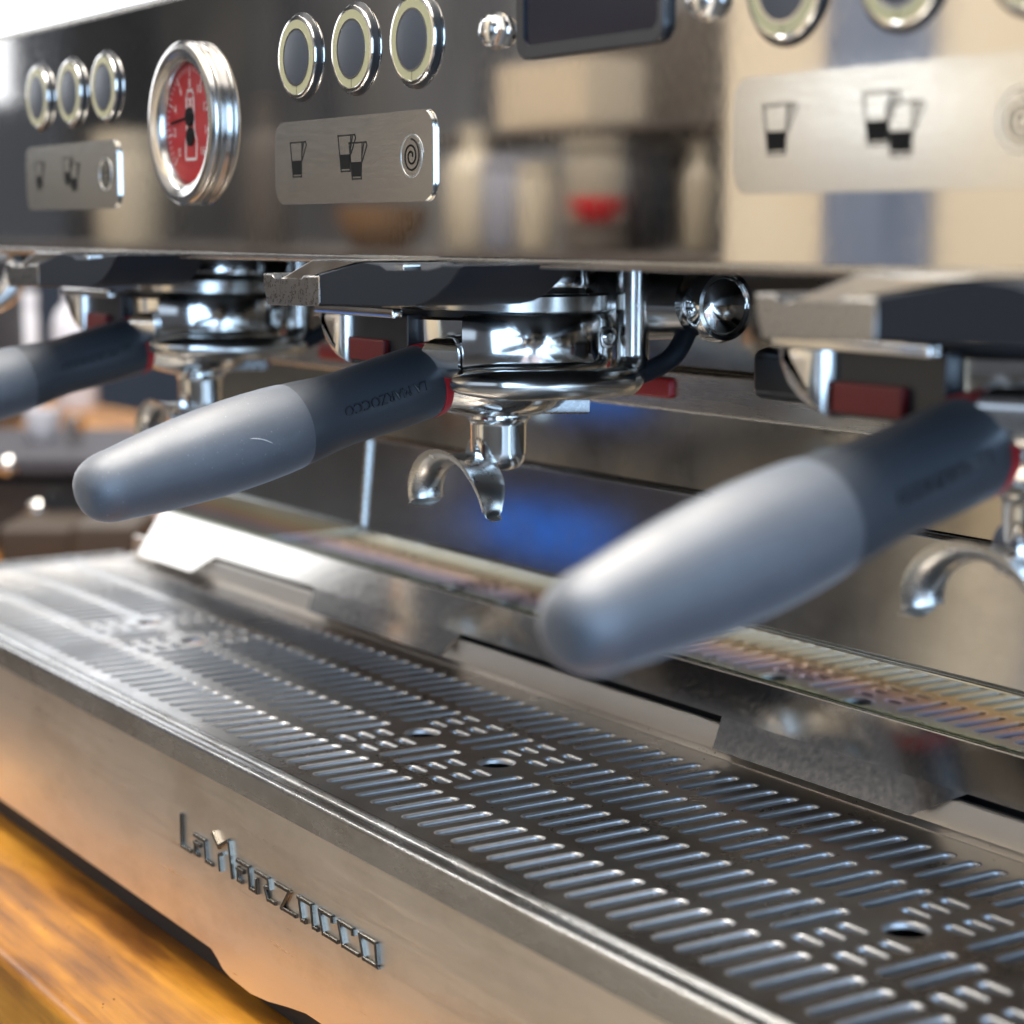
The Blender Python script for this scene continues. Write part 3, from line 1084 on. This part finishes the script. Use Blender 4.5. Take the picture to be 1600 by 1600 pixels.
# ground coffee scattered on the back rim, grate and counter
mb = MB()
rg = random.Random(11)
for k in range(150):
    u = rg.random()
    if u < .30:
        x, y, z = rg.uniform(-.2, .34), rg.uniform(.0400, .0432), .0006
    elif u < .72:
        x, y, z = rg.uniform(-.15, .34), rg.choice((-.0864, -.0553, -.0252, .0043, .0345)) + rg.uniform(-.0014, .0014), .0001
    else:
        x, y, z = rg.uniform(-.35, .1), rg.uniform(-.146, -.104), ZC + .0001
    if u < .72 and in_hole(x, y):
        continue
    r = rg.uniform(.00018, .00048)
    vs = [(x + r * rg.uniform(.6, 1.2) * cos(a), y + r * rg.uniform(.6, 1.2) * sin(a), z) for a in (0, 1.2, 2.5, 3.8, 5.1)]
    mb.faces(vs + [(x, y, z + r * rg.uniform(.5, 1))], [(i, (i + 1) % 5, 5) for i in range(5)])
tag(mb.build('coffee_grounds', mat('ground_coffee', (.030, .016, .009), 0, .8), flat=True), 'dark ground coffee scattered on grate, rim and counter', 'coffee grounds', kind='stuff')

# ------------------------------------------------------------------ portafilters
HR, HT = Vector((.0240, -.0426, .1268)), Vector((.0408, -.1633, .1008))


def make_portafilter():
    root = empty('portafilter', (AX.x, AX.y, .113))
    R0 = Matrix.Translation(-root.location)

    def pp(mb, name, m, parent=None, **k):
        o = mb.build(name, m, parent or root, **k)
        if not parent:
            o.matrix_parent_inverse = R0
        return o
    T = Matrix.Translation(AX)
    pp(MB().lathe([(0, .1290), (.0330, .1290), (.0340, .1278), (.0335, .1262), (.0300, .1240), (.0275, .1222), (.0262, .1200), (.0235, .1170), (.0180, .1146), (.0125, .1134), (0, .1134)], T, 64), 'bowl', CHROME)
    pp(MB().lathe([(0, .1140), (.0108, .1140), (.0110, .1124), (.0100, .1116), (.0096, .1100), (.0095, .1010), (.0088, .0978), (.0072, .0957), (.0046, .0948), (0, .0946)], T, 36), 'stem', CHROME)
    # lug on the right of the bowl
    a, b = pol(.012, 60, 0), pol(.031, 78, 0)
    d = (b - a).normalized()
    n = Vector((-d.y, d.x, 0)) * .006
    m_ = MB()
    lo = [(a - n).to_tuple()[:2], (b - n).to_tuple()[:2], (b + n).to_tuple()[:2], (a + n).to_tuple()[:2]]
    m_.prism(lo, 'z', .1146, .1200, .0008, 2)
    pp(m_, 'lug', DARKCHROME)
    # ear that locks into the ring
    m_ = MB()
    q = [pol(.030, -38, 0), pol(.0405, -37, 0), pol(.0415, -17.5, 0), pol(.032, -17.5, 0)]
    m_.prism([(v.x, v.y) for v in q], 'z', .1268, .1410, .0050, 5)
    pp(m_, 'ear', CHROME)
    # neck
    ax = (HT - HR).normalized()
    ln = (HT - HR).length
    Q = Matrix.Translation(HR) @ ax.to_track_quat('Z', 'Y').to_matrix().to_4x4()
    pp(MB().lathe([(.0118, -.026), (.0110, -.020), (.0082, -.013), (.0068, -.0085), (.0064, -.005), (.0078, -.0022), (.0092, -.0012)], Q, 36), 'neck', CHROME)
    pp(MB().lathe([(0, -.0014), (.0112, -.0014), (.0121, -.0006), (.0123, .0014), (.0122, .0026), (0, .0026)], Q, 48), 'red_collar', RED)
    # handle: one rubber, shank coloured as shaded, grip as lit
    h = pp(MB().lathe([(0, .0020), (.0118, .0020), (.0121, .0032), (.0122, .0160), (.0119, .0280), (.01165, .0360), (.0120, .0420), (.0126, .0480), (.0130, .0530), (.01305, .0580)], Q, 56), 'handle', RUBBER)
    end = .1296
    prof = [(.0128, .0555), (.01325, .0558), (.0134, .0568), (.0137, .0620), (.0139, .0690), (.0139, .0770), (.0136, .0860), (.0131, .0940), (.0124, .1020), (.0116, .1100), (.0106, .1175)]
    r_, z_ = .0106, .1175
    for i in range(1, 11):
        a = i / 10 * pi / 2
        prof.append((r_ * cos(a) ** .62 if i < 10 else 0, z_ + (end - z_) * sin(a)))
    MB().lathe(prof, Q, 64).build('grip', GRIP, h)
    # raised lettering on the shank, read from the other side
    me = text_mesh('LA MARZOCCO', .0046, .0)
    m_ = MB()
    rr = .01215
    side = (CAM - HR)
    side = (side - ax * side.dot(ax)).normalized()
    oth = ax.cross(side)

    def wrap(c):
        tt = .0265 + c.x
        an = -c.y / rr - .10
        return HR + ax * tt + side * (cos(an) * (rr + .00022 + c.z)) + oth * (sin(an) * (rr + .00022 + c.z))
    me2 = text_mesh('LA MARZOCCO', .0046, .00022)
    add_mesh(m_, me2, wrap)
    m_.build('lettering', BLACKP, h, flat=True)
    # double spout: elbow and arched channel
    c = Vector((.0125, -.0215, 0))
    pp(MB().sweep(smooth_path([(AX.x, AX.y, .104), (AX.x - .002, AX.y - .004, .0995), (c.x, c.y + .002, .1000)], 10), [.0083 - .0022 * i / 20 for i in range(21)], 28), 'elbow', CHROME)
    arch = [Vector((.0108 + .0222 * cos(radians(196 - 212 * k / 44)), -.0235, .0848 + .0168 * sin(radians(196 - 212 * k / 44)))) for k in range(45)]
    nn = len(arch)
    m_ = MB()
    prev = None
    for i, p in enumerate(arch):
        f = i / (nn - 1)
        t_ = (arch[min(i + 1, nn - 1)] - arch[max(i - 1, 0)]).normalized()
        wv = Vector((.12, -1, .1)).normalized()
        wv = (wv - t_ * wv.dot(t_)).normalized()
        uv = t_.cross(wv)
        wa = .0066 + .0012 * sin(pi * f)                    # half width of the gutter
        th = .0050 - .0018 * f                              # half thickness
        if f > .72:
            wa *= 1 - .62 * ((f - .72) / .28) ** 1.5
        end = min(f, 1 - f) / .035
        if end < 1:
            k_ = max(.25, (1 - (1 - end) ** 2) ** .5)
            wa, th = wa * k_, th * k_
        if uv.z < 0 and abs(uv.z) > .2 or (abs(uv.z) <= .2 and uv.x * (p.x - .0108) < 0):
            uv = -uv
        sec = []
        for k in range(24):                                 # gutter: round belly, shallow groove along its back
            a = 2 * pi * k / 24
            sec.append(m_.bm.verts.new(p + wv * (cos(a) * wa) + uv * ((-.30 if sin(a) > 0 else 1.15) * sin(a) * th)))
        if prev:
            for k in range(24):
                m_.bm.faces.new((prev[k], prev[(k + 1) % 24], sec[(k + 1) % 24], sec[k]))
        else:
            m_.bm.faces.new(sec)
        prev = sec
    m_.bm.faces.new(prev[::-1])
    pp(m_, 'double_spout', SPOUTM, ang=60)
    return root


pf = make_portafilter()
tag(pf, 'sharp middle portafilter with lit-toned rubber grip and red collar', 'portafilter', 'portafilters locked in the group heads')
for gx, lb in ((-.24, 'leftmost portafilter, blurred and cut off by the left picture edge'), (.24, 'nearest portafilter, its pale blurred grip over the right of the grate')):
    c = copy_tree(pf, None, (gx, 0, 0))
    c['label'] = lb

# a pale scratch on the middle grip only
grip = [o for o in COL.objects if o.name == 'grip'][0]
ax = (HT - HR).normalized()
side = (CAM - HR)
side = (side - ax * side.dot(ax)).normalized()
oth = ax.cross(side)
pts = []
for i in range(9):
    t_ = .0790 - .0075 * i / 8
    an = .02 - .26 * i / 8 + .04 * sin(i * .4)
    pts.append(HR + ax * t_ + (side * cos(an) + oth * sin(an)) * .01386)
o = MB().sweep(pts, [.00002, .0001, .00014, .00016, .00012, .00015, .00012, .0001, .00002], 6).build('scratch', mat('pale_scuff', (.42, .42, .43), 0, .7))
o.parent = grip.parent

# ------------------------------------------------------------------ things beyond the far end of the machine, all out of focus
GREYM = mat('grey_enamel', (.045, .045, .055), 0, .7, Specular_IOR_Level=.2)
WHITEC = mat('white_ceramic', (.55, .55, .60), 0, .3)
BROWNB = mat('brown_paper', (.03, .02, .014), 0, .7)


def place(px, py, d):
    p = sight(px, py, d)
    return p


def bg_box(name, m, px0, px1, py0, py1, d, dep, label, cat, bev=.006):
    a, b = place(px0, py1, d), place(px1, py0, d)
    wd = (b - a).dot(RT)
    h = b.z - a.z
    o = MB().box((-wd / 2, -dep / 2, 0), (wd / 2, dep / 2, h), bev, 3).build(name, m)
    mid = (a + b) / 2
    o.location = (mid.x, mid.y, a.z)
    o.rotation_euler.z = math.atan2(RT.y, RT.x)
    return tag(o, label, cat)


def bg_round(name, prof, m, px0, px1, py0, py1, d, label, cat):
    a, b = place(px0, py1, d), place(px1, py0, d)
    wd = (b - a).dot(RT)
    o = MB().lathe(prof(wd / 2, b.z - a.z), None, 28).build(name, m)
    mid = (a + b) / 2
    o.location = (mid.x, mid.y, a.z)
    return tag(o, label, cat)


bg_box('black_box', BLACKP, -60, 175, 722, 812, 1.75, .22, 'low black box on the counter beyond the far end of the machine', 'box')
bg_box('grey_tray', GREYM, -70, 205, 690, 719, 1.74, .24, 'grey tray lying on top of the low black box', 'tray', .004)
bg_round('white_cup', cup_prof, WHITEC, 38, 96, 640, 690, 1.74, 'white cup on the grey tray behind the leftmost handle', 'cup')
bg_round('steel_cup', cup_prof, CHROME_SATIN, 98, 136, 652, 690, 1.70, 'small steel cup beside the white cup on the grey tray', 'cup')
bg_box('brown_carton', BROWNB, 20, 135, 808, 872, 1.60, .10, 'brown carton on the counter below the black box', 'carton')
bg_box('paper_bag', mat('tan_paper', (.035, .026, .02), 0, .7), 130, 232, 806, 872, 1.50, .08, 'tan paper bag on the counter beside the machine end', 'bag')
bg_box('grinder', mat('charcoal_enamel', (.035, .036, .042), 0, .35), -90, 8, 380, 690, 2.0, .2, 'tall dark grinder at the left picture edge', 'grinder', .02)
bg_round('glass_jar', jar_prof, mat('milky_glass', (.75, .78, .85), 0, .2), 24, 60, 455, 640, 2.2, 'tall pale jar behind the leftmost handle', 'jar')
for nm_, px_, py_, d_, r_, lb_ in (('glint_knob', 12, 728, 1.62, .0085, 'added steel glint knob blurred to a pale dot at the left picture edge'),
                                ('glint_knob', 58, 796, 1.62, .0085, 'added steel glint knob blurred to a pale dot in front of the black box'),
                                ('glint_knob', 168, 752, 1.60, .0060, 'smaller added glint knob on the right end of the black box')):
    q_ = sight(px_, py_, d_)  # knobs added only for their blurred pale glints
    Tm = Matrix.Rotation(math.atan2(-FW.y, -FW.x), 4, 'Z') @ Matrix.Rotation(pi / 2, 4, 'Y')
    o = MB().lathe([(0, -.02), (r_ * .5, -.02), (r_ * .5, -r_ * .6), (r_ * .8, -r_ * .55), (r_, -r_ * .1), (r_ * .93, r_ * .38), (r_ * .6, r_ * .72), (0, r_ * .85)], Tm, 24).build(nm_, CHROME)
    o.location = q_
    tag(o, lb_, 'stopper', 'added glint knobs by the black box')
bg_round('milk_bottle', bottle_prof, WHITEC, 82, 150, 430, 640, 2.25, 'white bottle behind the leftmost paddle', 'bottle')
